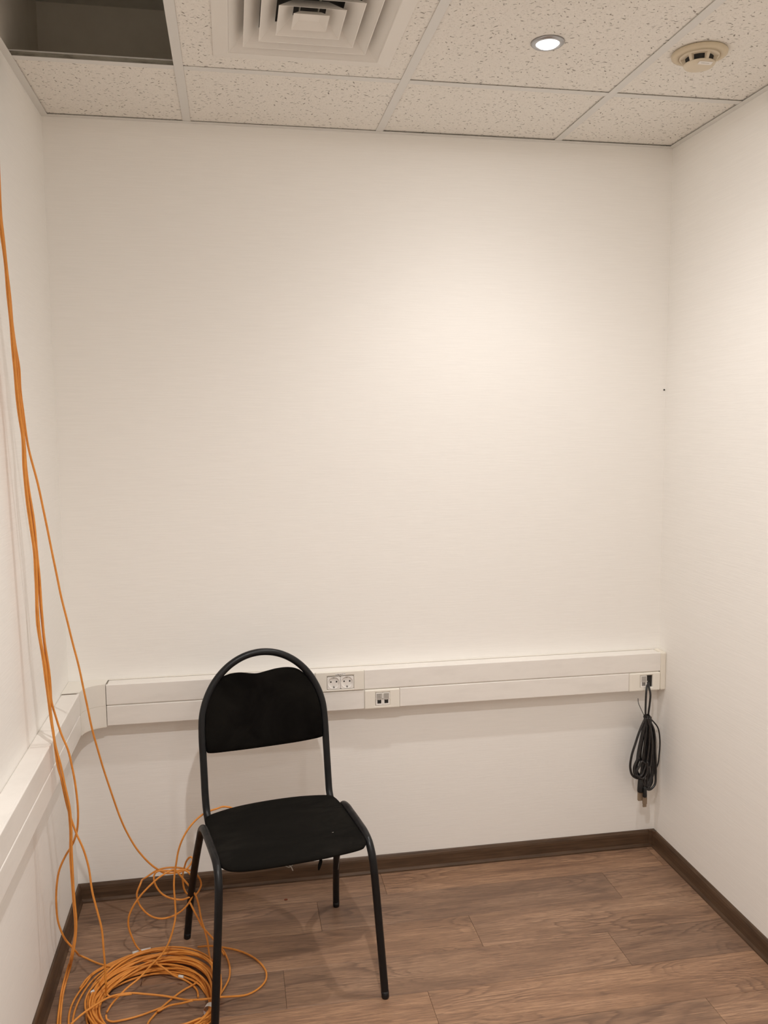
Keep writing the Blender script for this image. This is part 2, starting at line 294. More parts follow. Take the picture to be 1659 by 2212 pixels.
# ribbed off-white wallpaper: fine uneven horizontal ribs
M_WALL = mat('wallpaper', (0.88, 0.867, 0.835), 0.75, spec=0.25)
t = NT(M_WALL)
p = t.pos()
rib = t.noise(t.mapping(p, (9, 9, 330)), 1.0, 2, 0.5)
rib2 = t.noise(t.mapping(p, (30, 30, 140)), 1.0, 2, 0.5)
hh = t.math('ADD', rib, t.math('MULTIPLY', rib2, 0.6))
t.l(t.bump(hh, 0.2, 0.0012), t.b.inputs['Normal'])
t.l(t.mix(t.ramp(rib, [(0.35, 0.0), (0.7, 1.0)]), (0.868, 0.855, 0.823), (0.892, 0.879, 0.847)), t.b.inputs['Base Color'])

M_PLASTER = mat('bare_plaster', (0.62, 0.58, 0.51), 0.9, spec=0.1)
t = NT(M_PLASTER)
t.l(t.ramp(t.noise(t.pos(), 9, 5, 0.6), [(0.3, (0.76, 0.72, 0.64)), (0.7, (0.82, 0.78, 0.70))]), t.b.inputs['Base Color'])
M_SLAB = mat('bare_concrete', (0.36, 0.35, 0.33), 0.9, spec=0.1)
t = NT(M_SLAB)
t.l(t.ramp(t.noise(t.pos(), 14, 5, 0.6), [(0.3, (0.60, 0.59, 0.54)), (0.7, (0.68, 0.67, 0.62))]), t.b.inputs['Base Color'])

# mineral fibre tile: short dark fissures turned every way
M_TILE = mat('mineral_fibre', (0.72, 0.67, 0.60), 0.9, spec=0.1)
t = NT(M_TILE)
rnd = t.n('ShaderNodeObjectInfo').outputs['Random']
shift = t.n('ShaderNodeCombineXYZ')
t.l(t.math('MULTIPLY', rnd, 37.0), shift.inputs[0]); t.l(t.math('MULTIPLY', rnd, 91.0), shift.inputs[1])
xy = t.n('ShaderNodeSeparateXYZ'); t.l(t.coord('Object'), xy.inputs[0])
flat = t.n('ShaderNodeCombineXYZ'); t.l(xy.outputs[0], flat.inputs[0]); t.l(xy.outputs[1], flat.inputs[1])
base = t.vmath('ADD', flat.outputs[0], shift.outputs[0])
def fissures(scale, la, wb, keep, jit):
    wv = t.n('ShaderNodeTexVoronoi', voronoi_dimensions='2D'); wv.inputs['Scale'].default_value = scale
    off = t.n('ShaderNodeVectorMath', operation='ADD'); t.l(base, off.inputs[0]); off.inputs[1].default_value = (jit, jit * 2, 0)
    wob = t.n('ShaderNodeTexNoise'); t.l(off.outputs[0], wob.inputs['Vector']); wob.inputs['Scale'].default_value = scale * 2.2
    dv = t.vmath('SUBTRACT', wob.outputs['Color'], (0.5, 0.5, 0.5))
    sc = t.n('ShaderNodeVectorMath', operation='SCALE'); t.l(dv, sc.inputs[0]); sc.inputs[3].default_value = 0.004
    q = t.vmath('ADD', off.outputs[0], sc.outputs[0])
    t.l(q, wv.inputs['Vector'])
    d = t.vmath('SUBTRACT', q, wv.outputs['Position'])
    sep = t.n('ShaderNodeSeparateColor'); t.l(wv.outputs['Color'], sep.inputs[0])
    rot = t.n('ShaderNodeVectorRotate', rotation_type='Z_AXIS'); t.l(d, rot.inputs['Vector'])
    # fissures lean along the length of the board
    t.l(t.math('MULTIPLY', t.math('SUBTRACT', sep.outputs[0], 0.5), 2.6), rot.inputs['Angle'])
    ln = t.math('ADD', t.math('MULTIPLY', sep.outputs[1], la), la * 0.25)
    sx = t.n('ShaderNodeSeparateXYZ'); t.l(rot.outputs[0], sx.inputs[0])
    a = t.math('DIVIDE', sx.outputs[0], ln); b = t.math('DIVIDE', sx.outputs[1], wb)
    r2 = t.math('ADD', t.math('MULTIPLY', a, a), t.math('MULTIPLY', b, b))
    inside = t.math('SUBTRACT', 1.0, t.math('MULTIPLY', r2, 0.8), clamp=True)
    on = t.math('LESS_THAN', sep.outputs[2], keep)
    return t.math('MULTIPLY', t.math('MULTIPLY', inside, 2.0, clamp=True), on)
f1 = fissures(62, 0.0048, 0.0013, 0.46, 0.0)
f2 = fissures(118, 0.0024, 0.0008, 0.75, 3.7)
f3 = fissures(34, 0.0052, 0.0019, 0.35, 9.1)
fm = t.math('MAXIMUM', t.math('MULTIPLY', f1, 0.8), t.math('MAXIMUM', t.math('MULTIPLY', f2, 0.32), f3))
face = t.ramp(t.noise(base, 120, 3, 0.6), [(0.3, (0.79, 0.765, 0.715)), (0.7, (0.85, 0.825, 0.775))])
t.l(t.mix(t.math('MULTIPLY', fm, 0.76), face, (0.16, 0.135, 0.11)), t.b.inputs['Base Color'])
t.l(t.bump(t.math('SUBTRACT', t.math('MULTIPLY', t.noise(base, 300, 2), 0.25), fm), 0.7, 0.0015), t.b.inputs['Normal'])

M_TEE = mat('tee_paint', (0.72, 0.715, 0.69), 0.45, spec=0.4)
M_GALV = mat('stained_galvanised', (0.36, 0.34, 0.29), 0.5, metal=0.3)
t = NT(M_GALV)
t.l(t.ramp(t.noise(t.mapping(t.pos(), (18, 18, 60)), 1.0, 4, 0.7), [(0.3, (0.16, 0.15, 0.13)), (0.5, (0.38, 0.36, 0.30)), (0.75, (0.50, 0.48, 0.41))]), t.b.inputs['Base Color'])
M_DIFF = mat('diffuser_enamel', (0.78, 0.755, 0.71), 0.4, spec=0.4)
M_DARK = mat('dark_inside', (0.02, 0.018, 0.016), 0.8)
M_FOIL = mat('duct_foil', (0.20, 0.19, 0.175), 0.5, metal=0.4)

# oak-look plank
M_WOOD = mat('oak_plank', (0.3, 0.19, 0.12), 0.42, spec=0.35)
t = NT(M_WOOD)
oi = t.n('ShaderNodeObjectInfo').outputs['Random']
sh = t.n('ShaderNodeCombineXYZ'); t.l(t.math('MULTIPLY', oi, 53.0), sh.inputs[0]); t.l(t.math('MULTIPLY', oi, 17.0), sh.inputs[1]); t.l(t.math('MULTIPLY', oi, 29.0), sh.inputs[2])
v = t.vmath('ADD', t.coord('Object'), sh.outputs[0])
broad = t.noise(t.mapping(v, (2.2, 13, 1)), 1.0, 4, 0.6, 0.4)
streak = t.noise(t.mapping(v, (7, 170, 1)), 1.0, 3, 0.6)
pore = t.noise(t.mapping(v, (26, 520, 1)), 1.0, 2, 0.6)
hgt = t.noise(t.mapping(v, (1.5, 5.5, 1)), 1.0, 2, 0.45, 0.25)
saw = t.math('FRACT', t.math('ADD', t.math('MULTIPLY', hgt, 24.0), t.math('MULTIPLY', streak, 0.9)))
rings = t.ramp(saw, [(0.0, 0.0), (0.55, 0.25), (0.85, 1.0), (1.0, 0.0)])
patch = t.ramp(t.noise(t.mapping(v, (2.6, 9, 1)), 1.0, 2, 0.5), [(0.46, 0.0), (0.60, 1.0)])
knots = t.ramp(t.noise(t.mapping(v, (9, 26, 1)), 1.0, 3, 0.55), [(0.66, 0.0), (0.78, 1.0)])
c1 = t.ramp(broad, [(0.25, (0.185, 0.111, 0.072)), (0.5, (0.342, 0.209, 0.130)), (0.75, (0.465, 0.298, 0.190))])
c2 = t.mix(t.math('MULTIPLY', t.ramp(streak, [(0.35, 1.0), (0.62, 0.0)]), 0.62), c1, (0.17, 0.10, 0.068))
c3 = t.mix(t.math('MULTIPLY', t.math('MULTIPLY', rings, patch), 0.72), c2, (0.125, 0.074, 0.051))
c4 = t.mix(t.math('MULTIPLY', knots, 0.6), c3, (0.115, 0.070, 0.052))
c5 = t.mix(t.math('MULTIPLY', t.ramp(pore, [(0.36, 1.0), (0.5, 0.0)]), 0.55), c4, (0.14, 0.088, 0.062))
tone = t.ramp(oi, [(0.0, (0.80, 0.81, 0.84)), (0.5, (1.0, 1.0, 1.0)), (1.0, (1.10, 1.06, 1.01))])
t.l(t.mix(1.0, c5, tone, 'MULTIPLY'), t.b.inputs['Base Color'])
t.l(t.bump(t.math('ADD', streak, pore), 0.12, 0.0006), t.b.inputs['Normal'])
M_JOINT = mat('plank_joint', (0.15, 0.095, 0.065), 0.8)

# dark walnut-look skirting
M_SKIRT = mat('walnut_skirting', (0.06, 0.033, 0.018), 0.42, spec=0.4)
t = NT(M_SKIRT)
g = t.pos()
gr = t.noise(t.mapping(g, (4, 4, 260)), 1.0, 3, 0.6)
gr2 = t.noise(t.mapping(g, (11, 11, 70)), 1.0, 3, 0.5)
t.l(t.ramp(t.math('ADD', t.math('MULTIPLY', gr, 0.6), t.math('MULTIPLY', gr2, 0.4)), [(0.3, (0.045, 0.025, 0.0135)), (0.52, (0.086, 0.050, 0.028)), (0.72, (0.130, 0.079, 0.047))]), t.b.inputs['Base Color'])

M_PVC = mat('white_pvc', (0.76, 0.725, 0.67), 0.38, spec=0.45)
t = NT(M_PVC)
t.l(t.ramp(t.noise(t.mapping(t.pos(), (6, 6, 22)), 1.0, 5, 0.65), [(0.3, (0.79, 0.765, 0.725)), (0.55, (0.84, 0.815, 0.775))]), t.b.inputs['Base Color'])
M_CORNER = mat('creamy_pvc', (0.81, 0.785, 0.725), 0.36, spec=0.45)
M_PVC_OLD = mat('yellowed_pvc', (0.79, 0.75, 0.665), 0.35, spec=0.45)
M_PLATE = mat('ivory_plate', (0.84, 0.81, 0.735), 0.25, spec=0.5)
M_SOCK = mat('socket_white', (0.84, 0.82, 0.785), 0.3, spec=0.5)
M_GREY = mat('grey_flap', (0.46, 0.44, 0.41), 0.3, spec=0.5)
M_INK = mat('faint_ink', (0.22, 0.21, 0.20), 0.8)
M_STICK = mat('paper_sticker', (0.82, 0.80, 0.76), 0.5)
M_SEAM = mat('dirty_seam', (0.20, 0.165, 0.125), 0.9)
M_CAULK = mat('caulk', (0.80, 0.77, 0.71), 0.7)

M_FABRIC = mat('black_fabric', (0.005, 0.0045, 0.004), 0.97, spec=0.06)
t = NT(M_FABRIC)
oc = t.coord('Object')
dust = t.ramp(t.noise(t.mapping(oc, (5, 9, 5)), 1.0, 5, 0.65, 0.8), [(0.42, 0.0), (0.75, 1.0)])
t.l(t.mix(t.math('MULTIPLY', dust, 0.55), (0.0035, 0.0030, 0.0026), (0.016, 0.0145, 0.012)), t.b.inputs['Base Color'])
t.l(t.bump(t.noise(oc, 900, 2), 0.4, 0.0006), t.b.inputs['Normal'])
M_SEAT = mat('worn_black_fabric', (0.008, 0.0072, 0.0062), 0.97, spec=0.06)
t = NT(M_SEAT)
oc = t.coord('Object')
dust = t.ramp(t.noise(t.mapping(oc, (5, 11, 5)), 1.0, 6, 0.68, 1.2), [(0.40, 0.0), (0.72, 1.0)])
wear = t.ramp(t.noise(t.mapping(oc, (3, 3, 3)), 1.0, 2, 0.5), [(0.35, 0.2), (0.65, 1.0)])
t.l(t.mix(t.math('MULTIPLY', t.math('MULTIPLY', dust, wear), 0.8), (0.0075, 0.0068, 0.0058), (0.026, 0.0235, 0.0195)), t.b.inputs['Base Color'])
t.l(t.bump(t.noise(oc, 900, 2), 0.4, 0.0006), t.b.inputs['Normal'])
M_TUBE = mat('black_enamel_tube', (0.0045, 0.0050, 0.0060), 0.42, spec=0.36)
t = NT(M_TUBE)
t.l(t.ramp(t.noise(t.coord('Object'), 45, 4, 0.6), [(0.4, 0.34), (0.7, 0.5)]), t.b.inputs['Roughness'])
M_CAP = mat('black_plastic', (0.008, 0.008, 0.008), 0.5)
M_LINT = mat('lint', (0.35, 0.33, 0.30), 0.9)

M_ORANGE = mat('orange_jacket', (0.62, 0.205, 0.032), 0.5, spec=0.35)
t = NT(M_ORANGE)
t.l(t.ramp(t.noise(t.pos(), 30, 3, 0.6), [(0.3, (0.62, 0.235, 0.040)), (0.7, (0.72, 0.295, 0.058))]), t.b.inputs['Base Color'])
M_TAPE = mat('white_tape', (0.66, 0.64, 0.61), 0.5)
M_BLACKCORD = mat('black_cord', (0.012, 0.011, 0.011), 0.28, spec=0.6)
M_PLUG = mat('tan_plug_shell', (0.27, 0.20, 0.135), 0.42, metal=0.25)
M_DETECT = mat('aged_ivory_plastic', (0.64, 0.55, 0.40), 0.45, spec=0.4)
M_DETECT2 = mat('ivory_plastic', (0.68, 0.60, 0.47), 0.45, spec=0.4)
M_CHROME = mat('satin_chrome', (0.42, 0.42, 0.43), 0.32, metal=0.9)
M_LENS = bpy.data.materials.new('lamp_lens'); M_LENS.use_nodes = True
nt = M_LENS.node_tree; nt.nodes.clear()
em = nt.nodes.new('ShaderNodeEmission'); ou = nt.nodes.new('ShaderNodeOutputMaterial')
em.inputs[0].default_value = (1.0, 0.97, 0.95, 1); em.inputs[1].default_value = 9.0
nt.links.new(em.outputs[0], ou.inputs[0])

# ------------------------------------------------------------------ room shell
T = 0.1
def wall(name, a, b):
    """plastered wall up to the slab, papered up to the hung ceiling"""
    m = MB(); m.box((a[0], a[1], 0.0), (b[0], b[1], H + 0.01)); m.box((a[0], a[1], H + 0.01), (b[0], b[1], SLAB), 1)
    return tag(m.build(name, [M_WALL, M_PLASTER]), kind='structure')
wall_back = wall('wall_back', (-T, 0), (W + T, T))
wall_left = wall('wall_left', (-T, -DEPTH), (0, 0))
wall_right = wall('wall_right', (W, -DEPTH), (W + T, 0))
wall('wall_front', (-T, -DEPTH - T), (W + T, -DEPTH))

floor = tag(MB().box((-T, -DEPTH - T, -0.1), (W + T, T, -0.004)).build('floor', M_JOINT), kind='structure')
PITCH_Y, Y0 = 0.1665, 0.018
offs = [0.012, 0.776, 0.247, 0.646, 0.036, 0.779]
plank_me = {}
for k in range(24):
    ya, yb = Y0 - PITCH_Y * k, Y0 - PITCH_Y * (k + 1)
    ya, yb = min(ya, 0.0), max(yb, -DEPTH)
    if ya - yb < 0.01: continue
    off = offs[k] if k < 6 else random.uniform(0, 1)
    xs = [0.0] + [off + j for j in range(-1, 4) if 0.02 < off + j < W - 0.02] + [W]
    for xa, xb in zip(xs, xs[1:]):
        key = (round(xb - xa, 4), round(ya - yb, 4))
        if key not in plank_me:
            lx, ly, g = (xb - xa) / 2 - 0.00035, (ya - yb) / 2 - 0.0004, 0.0006
            m = MB()
            vs = [(-lx, -ly, -.004), (lx, -ly, -.004), (lx, ly, -.004), (-lx, ly, -.004),
                  (-lx, -ly, -g), (lx, -ly, -g), (lx, ly, -g), (-lx, ly, -g),
                  (-lx + g, -ly + g, 0), (lx - g, -ly + g, 0), (lx - g, ly - g, 0), (-lx + g, ly - g, 0)]
            m.add(vs, [(0, 3, 2, 1), (8, 9, 10, 11)] + [(i, (i + 1) % 4, 4 + (i + 1) % 4, 4 + i) for i in range(4)] + [(4 + i, 4 + (i + 1) % 4, 8 + (i + 1) % 4, 8 + i) for i in range(4)])
            o = m.build('floor_plank', M_WOOD, floor)
            plank_me[key] = o.data
        else:
            o = link('floor_plank', plank_me[key], None, floor)
        o.location = ((xa + xb) / 2, (ya + yb) / 2, 0)

# skirting with a moulded face, mitred in the corners
PROF = [(0.0, 0.0), (0.0155, 0.0), (0.0150, 0.005), (0.0125, 0.0095), (0.0108, 0.013), (0.0100, 0.030), (0.0098, 0.047), (0.0085, 0.054), (0.0055, 0.0605), (0.0025, 0.0624), (0.0, 0.0624)]
def skirting(name, f0, f1):
    m = MB(); n = len(PROF)
    m.add([f0(d, z) for d, z in PROF] + [f1(d, z) for d, z in PROF], [(i, (i + 1) % n, n + (i + 1) % n, n + i) for i in range(n)] + [tuple(range(n)), tuple(range(n, 2 * n))])
    return tag(m.build(name, M_SKIRT), kind='structure')
b_back = skirting('baseboard_back', lambda d, z: (d, -d, z), lambda d, z: (W - d, -d, z))
skirting('baseboard_left', lambda d, z: (d, -d, z), lambda d, z: (d, -DEPTH, z))
b_right = skirting('baseboard_right', lambda d, z: (W - d, -d, z), lambda d, z: (W - d, -DEPTH, z))
skirting('baseboard_front', lambda d, z: (0, -DEPTH + d, z), lambda d, z: (W, -DEPTH + d, z))
m = MB(); m.prism([(W - 0.0004, -0.0004), (W - 0.024, -0.0004), (W - 0.024, -0.0118), (W - 0.0135, -0.0135), (W - 0.0118, -0.024), (W - 0.0004, -0.024)], 0.002, 0.0632)
m.build('inner_corner_cap', M_SKIRT, b_back, bevel=0.0015)

# ceiling: slab above, hung grid and boards below
ceiling = tag(MB().box((-T, -DEPTH - T, SLAB), (W + T, T, SLAB + 0.1)).build('ceiling', M_SLAB), kind='structure')
X1, D1, TILE = 0.427, 0.4222, 0.6
tee_x = [X1, X1 + TILE, X1 + 2 * TILE]
tee_y = [-D1 - TILE * k for k in range(6)]
FL = 0.012                                          # half flange
def tee(along, c, a, b, web=0.018):
    m = MB()
    if along == 'y':
        m.box((c - FL, a, H), (c + FL, b, H + 0.0012)); m.box((c - 0.0016, a, H + 0.0012), (c + 0.0016, b, H + web), 1); m.box((c - 0.004, a, H + web - 0.003), (c + 0.004, b, H + web), 2)
    else:
        m.box((a, c - FL, H), (b, c + FL, H + 0.0012)); m.box((a, c - 0.0016, H + 0.0012), (b, c + 0.0016, H + web), 1); m.box((a, c - 0.004, H + web - 0.003), (b, c + 0.004, H + web), 2)
    return m.build('tee_bar', [M_TEE, M_GALV, M_TEE], ceiling)
for x in tee_x: tee('y', x, -DEPTH + 0.0005, -0.0005)
edges_x = [0.0005] + tee_x + [W - 0.0005]
for y in tee_y:
    for i in range(4):
        a = edges_x[i] + (FL + 0.0003 if i > 0 else 0.0); b = edges_x[i + 1] - (FL + 0.0003 if i < 3 else 0.0)
        tee('x', y, a, b)
# wall angle round the edge
LA = 0.020
def angle_trim(name, a, b, va, vb):
    m = MB(); m.box(a, b); m.box(va, vb)
    return tag(m.build(name, M_TEE), kind='structure')
angle_trim('trim_1', (0, -LA, H - 0.0014), (W, -0.0002, H - 0.0002), (0, -0.0012, H - 0.0002), (W, -0.0002, H + 0.018))
angle_trim('trim_2', (0.0002, -DEPTH, H - 0.0014), (LA, -LA, H - 0.0002), (0.0002, -DEPTH, H - 0.0002), (0.0012, -LA, H + 0.018))
angle_trim('trim_3', (W - LA, -DEPTH, H - 0.0014), (W - 0.0002, -LA, H - 0.0002), (W - 0.0012, -DEPTH, H - 0.0002), (W - 0.0002, -LA, H + 0.018))
angle_trim('trim_4', (LA, -DEPTH + 0.0002, H - 0.0014), (W - LA, -DEPTH + LA, H - 0.0002), (LA, -DEPTH + 0.0002, H - 0.0002), (W - LA, -DEPTH + 0.0012, H + 0.018))
DC = (0.742, -0.732)                                # diffuser centre
ys = [0.0] + tee_y + [-DEPTH]
lift = random.Random(3)
for i in range(4):
    for j in range(len(ys) - 1):
        if i == 0 and j in (1, 2): continue         # one board taken out, an unseen one omitted to let light into the plenum
        xa = (0.006 if i == 0 else edges_x[i] + 0.004); xb = (W - 0.006 if i == 3 else edges_x[i + 1] - 0.004)
        ya = (-0.006 if j == 0 else ys[j] - 0.004); yb = (-DEPTH + 0.006 if j == len(ys) - 2 else ys[j + 1] + 0.004)
        cx, cy = (xa + xb) / 2, (ya + yb) / 2
        z0 = H + 0.0022 + lift.uniform(0, 0.0022); z1 = z0 + 0.014
        m = MB()
        if i == 1 and j == 1:                       # board with the square opening for the diffuser
            q = 0.196
            m.box((xa, ya, z0), (xb, DC[1] + q, z1)); m.box((xa, DC[1] - q, z0), (xb, yb, z1))
            m.box((xa, DC[1] - q, z0), (DC[0] - q, DC[1] + q, z1)); m.box((DC[0] + q, DC[1] - q, z0), (xb, DC[1] + q, z1))
        else:
            m.box((xa, ya, z0), (xb, yb, z1))
        m.v = [(x - cx, y - cy, z - z0) for x, y, z in m.v]
        o = m.build('ceiling_tile', M_TILE, ceiling)
        o.location = (cx, cy, z0)

# ------------------------------------------------------------------ air diffuser
dif = tag(empty('air_diffuser', (DC[0], DC[1], H)), 'square white four-way air diffuser with nested louvres set in a ceiling tile', 'air vent')
def sq_ring(m, prof):
    """square ring swept through (half width, z) pairs"""
    n = len(prof); vs = []
    for h, z in prof: vs += [(-h, -h, z), (h, -h, z), (h, h, z), (-h, h, z)]
    fs = []
    for i in range(n - 1):
        for k in range(4): fs.append((i * 4 + k, i * 4 + (k + 1) % 4, (i + 1) * 4 + (k + 1) % 4, (i + 1) * 4 + k))
    return m.add(vs, fs)
ring_prof = lambda h_lo, h_hi, z_lo, z_hi, tck=0.0014: [(h_lo, z_lo), (h_hi, z_hi), (h_hi - tck, z_hi), (h_lo - tck * 1.4, z_lo + 0.0004), (h_lo, z_lo)]
sq_ring(MB(), [(0.225, 0.0), (0.190, -0.004), (0.188, -0.003), (0.188, 0.0), (0.225, 0.0014), (0.225, 0.0)]).build('frame', M_DIFF, dif)
sq_ring(MB(), [(0.1885, -0.003), (0.150, 0.028), (0.1485, 0.028), (0.1865, -0.002)]).build('outer_louvre', M_DIFF, dif)
for hl in (0.152, 0.115, 0.076):
    sq_ring(MB(), ring_prof(hl, hl - 0.037, -0.002, 0.030)).build('louvre', M_DIFF, dif)
m = MB()
m.add([(-.041, -.041, -.001), (.041, -.041, -.001), (.041, .041, -.001), (-.041, .041, -.001), (-.024, -.024, .013), (.024, -.024, .013), (.024, .024, .013), (-.024, .024, .013)],
      [(4, 5, 6, 7), (0, 1, 5, 4), (1, 2, 6, 5), (2, 3, 7, 6), (3, 0, 4, 7)])
m.build('centre_cone', M_DIFF, dif)
m = MB()
for s in (-1, 1):
    m.box((s * 0.022 - .001, -0.165, 0.034), (s * 0.022 + .001, 0.165, 0.046))
m.build('louvre_bracket', M_GALV, dif)
m = MB(); q = 0.172
m.add([(-q, -q, 0.024), (q, -q, 0.024), (q, q, 0.024), (-q, q, 0.024), (-q, -q, 0.2), (q, -q, 0.2), (q, q, 0.2), (-q, q, 0.2)], [(0, 1, 5, 4), (1, 2, 6, 5), (2, 3, 7, 6), (3, 0, 4, 7), (4, 5, 6, 7)])
m.build('plenum_box', M_FOIL, dif)

# ------------------------------------------------------------------ recessed spots
txt = bpy.data.texts.new('spot_photometry')
txt.write('IESNA:LM-63-1995\nTILT=NONE\n1 1000 1.0 %d 1 1 2 0 0 0\n1.0 1.0 10\n%s\n0\n%s\n' % (len(IES_ANG), ' '.join(map(str, IES_ANG)), ' '.join(map(str, IES_CD))))
def downlight(x, y, power, label):
    e = tag(empty('downlight', (x, y, H)), label, 'ceiling light', 'recessed ceiling spots')
    MB().lathe([(0.027, 0.004), (0.0275, -0.001), (0.031, -0.0035), (0.037, -0.003), (0.0405, 0.0), (0.0415, 0.0028), (0.027, 0.004)], (0, 0, 0)).build('trim_ring', M_CHROME, e)
    MB().lathe([(0.0272, 0.0035), (0.0265, -0.002), (0.022, -0.006), (0.013, -0.0085), (0.0, -0.0095)], (0, 0, 0)).build('lamp_lens', M_LENS, e)
    ld = bpy.data.lights.new('spot_lamp', 'POINT')
    ld.energy = LAMP_W * power; ld.color = LAMP_COL; ld.shadow_soft_size = 0.022
    ld.use_nodes = True
    n = ld.node_tree; ies = n.nodes.new('ShaderNodeTexIES'); ies.mode = 'INTERNAL'; ies.ies = txt
    n.links.new(ies.outputs[0], n.nodes['Emission'].inputs['Strength'])
    lo = bpy.data.objects.new('spot_lamp', ld); COL.objects.link(lo); lo.parent = e; lo.location = (0, 0, -0.034)
    return e
names = ['lit round recessed spot in the tile between the diffuser and smoke detector', 'recessed spot behind the air diffuser, above the left side of the room', 'added unseen fill spot at the far end behind the camera']
for ((x, y), pw), nm in zip(LAMPS, names): downlight(x, y, pw, nm)

# ------------------------------------------------------------------ smoke detector
sd = tag(empty('smoke_detector', (1.729, -0.717, H)), 'round yellowed ivory smoke detector on the right ceiling tile', 'smoke detector')
MB().lathe([(0.0, 0.0025), (0.066, 0.0025), (0.0685, 0.0), (0.0675, -0.005), (0.060, -0.0075), (0.0505, -0.009), (0.050, -0.0065), (0.047, -0.0065)], (0, 0, 0)).build('base_ring', M_DETECT, sd)
MB().lathe([(0.049, -0.0065), (0.0485, -0.0100), (0.0465, -0.0115), (0.030, -0.0115)], (0, 0, 0)).build('body', M_DETECT2, sd)
MB().lathe([(0.0345, -0.0112), (0.0310, -0.0265)], (0, 0, 0)).build('insect_mesh', M_DARK, sd)
for k in range(6):
    a = math.radians(-90 + 60 * k)
    c, s_ = math.cos(a), math.sin(a)
    lo = [(0.0305, -0.0040), (0.0380, -0.0035), (0.0380, 0.0035), (0.0305, 0.0040)]; hi = [(0.0335, -0.0048), (0.0460, -0.0042), (0.0460, 0.0042), (0.0335, 0.0048)]
    vs = [(x * c - y * s_, x * s_ + y * c, -0.0268) for x, y in lo] + [(x * c - y * s_, x * s_ + y * c, -0.0112) for x, y in hi]
    m = MB(); m.add(vs, [(i, (i + 1) % 4, 4 + (i + 1) % 4, 4 + i) for i in range(4)] + [(0, 1, 2, 3), (7, 6, 5, 4)]); m.build('pillar', M_DETECT2, sd, bevel=0.0006)
cap = MB().lathe([(0.0300, -0.0255), (0.0390, -0.0255), (0.0382, -0.0280), (0.0345, -0.0320), (0.0280, -0.0340), (0.0, -0.0345)], (0, 0, 0)).build('cap', M_DETECT2, sd)
m = MB(); m.add([(-0.018, -0.0345, -0.0327), (0.018, -0.0345, -0.0327), (0.018, -0.0235, -0.0354), (-0.018, -0.0235, -0.0354), (-0.018, -0.0345, -0.0319), (0.018, -0.0345, -0.0319), (0.018, -0.0235, -0.0344), (-0.018, -0.0235, -0.0344)], [(0, 1, 2, 3), (7, 6, 5, 4), (0, 4, 5, 1), (1, 5, 6, 2), (2, 6, 7, 3), (3, 7, 4, 0)])
m.build('sticker', M_STICK, cap)
m = MB()
for k in range(7): m.box((-0.011 + 0.0032 * k, -0.0300, -0.0345), (-0.0094 + 0.0032 * k, -0.0280, -0.0338))
m.build('sticker_print', M_GREY, cap)
MB().lathe([(0.0, -0.0100), (0.0024, -0.0100), (0.0024, -0.0140), (0.0, -0.0148)], (0.0, 0.0445, 0)).build('indicator', M_DARK, sd)

# ------------------------------------------------------------------ cable trunking along the back and left walls
ZB, ZM, ZT = 0.613, 0.680, 0.7485
tr = tag(empty('cable_trunking', (0, 0, ZB)), 'white two-channel plastic cable trunking along the back and left walls', 'trunking')
def tb(name, a, b, mt=M_PVC, bevel=0.0025):
    m = MB(); m.box((a[0], a[1], a[2] - ZB), (b[0], b[1], b[2] - ZB))
    return m.build(name, mt, tr, bevel=bevel)
F = 0.0545                                           # depth of the cover faces
tb('channel_back', (0.123, -0.049, ZB + 0.002), (2.026, -0.0005, ZT - 0.001), bevel=0.004)
tb('channel_left', (0.0005, -DEPTH + 0.001, ZB + 0.002), (0.049, -0.128, ZT - 0.001), bevel=0.004)
def cover(a0, a1, z0, z1, side='back'):
    """snap-on cover: a shallow profile with rounded long edges, run from a0 to a1"""
    rr = 0.003; prof = [(0.0475, z0)]
    prof += [(F - rr + rr * math.sin(math.pi / 2 * k / 4), z0 + rr - rr * math.cos(math.pi / 2 * k / 4)) for k in range(5)]
    prof += [(F - rr + rr * math.cos(math.pi / 2 * k / 4), z1 - rr + rr * math.sin(math.pi / 2 * k / 4)) for k in range(5)]
    prof += [(0.0475, z1)]
    n = len(prof)
    P = lambda a, d, z: (a, -d, z - ZB) if side == 'back' else (d, a, z - ZB)
    m = MB(); m.add([P(a0, d, z) for d, z in prof] + [P(a1, d, z) for d, z in prof], [(i, (i + 1) % n, n + (i + 1) % n, n + i) for i in range(n)] + [tuple(range(n)), tuple(range(2 * n - 1, n - 1, -1))])
    return m.build('cover', M_PVC, tr)
cover(0.1230, 0.7895, ZM + 0.0012, ZT); cover(0.9565, 2.0268, ZM + 0.0012, ZT)
cover(0.1230, 0.9545, ZB, ZM - 0.0012); cover(1.0775, 1.9075, ZB, ZM - 0.0012)
for ya, yb in ((-0.1281, -1.62), (-1.6212, -DEPTH + 0.001)):
    cover(ya, yb, ZM + 0.0012, ZT, 'left'); cover(ya, yb, ZB, ZM - 0.0012, 'left')
arc = []
R = 0.066
for k in range(25):
    a = math.pi / 2 * k / 24
    arc.append((F + 0.0003 + R * (1 - math.sin(a)), -(F + 0.0003) - R * (1 - math.cos(a))))
def corner(z0, z1, ins, name, mt):
    plan = [(0.0008, -0.1280), (0.0008, -0.0008), (0.1229, -0.0008)] + [(x - ins * 0.7, y + ins * 0.7) for x, y in arc]
    m = MB(); m.prism(plan, z0 - ZB, z1 - ZB, smooth=False)
    return m.build(name, mt, tr)
corner(ZM + 0.0006, ZT + 0.0015, 0, 'corner_piece', M_CORNER); corner(ZB - 0.001, ZM - 0.0006, 0, 'corner_piece', M_CORNER)
corner(ZM - 0.0006, ZM + 0.0006, 0.0015, 'corner_groove', M_CAULK)
m = MB(); m.prism([(x, y) for x, y in arc] + [(x - .004, y + .004) for x, y in reversed(arc)], -0.004, -0.0012); m.build('corner_lip', M_PVC_OLD, tr)
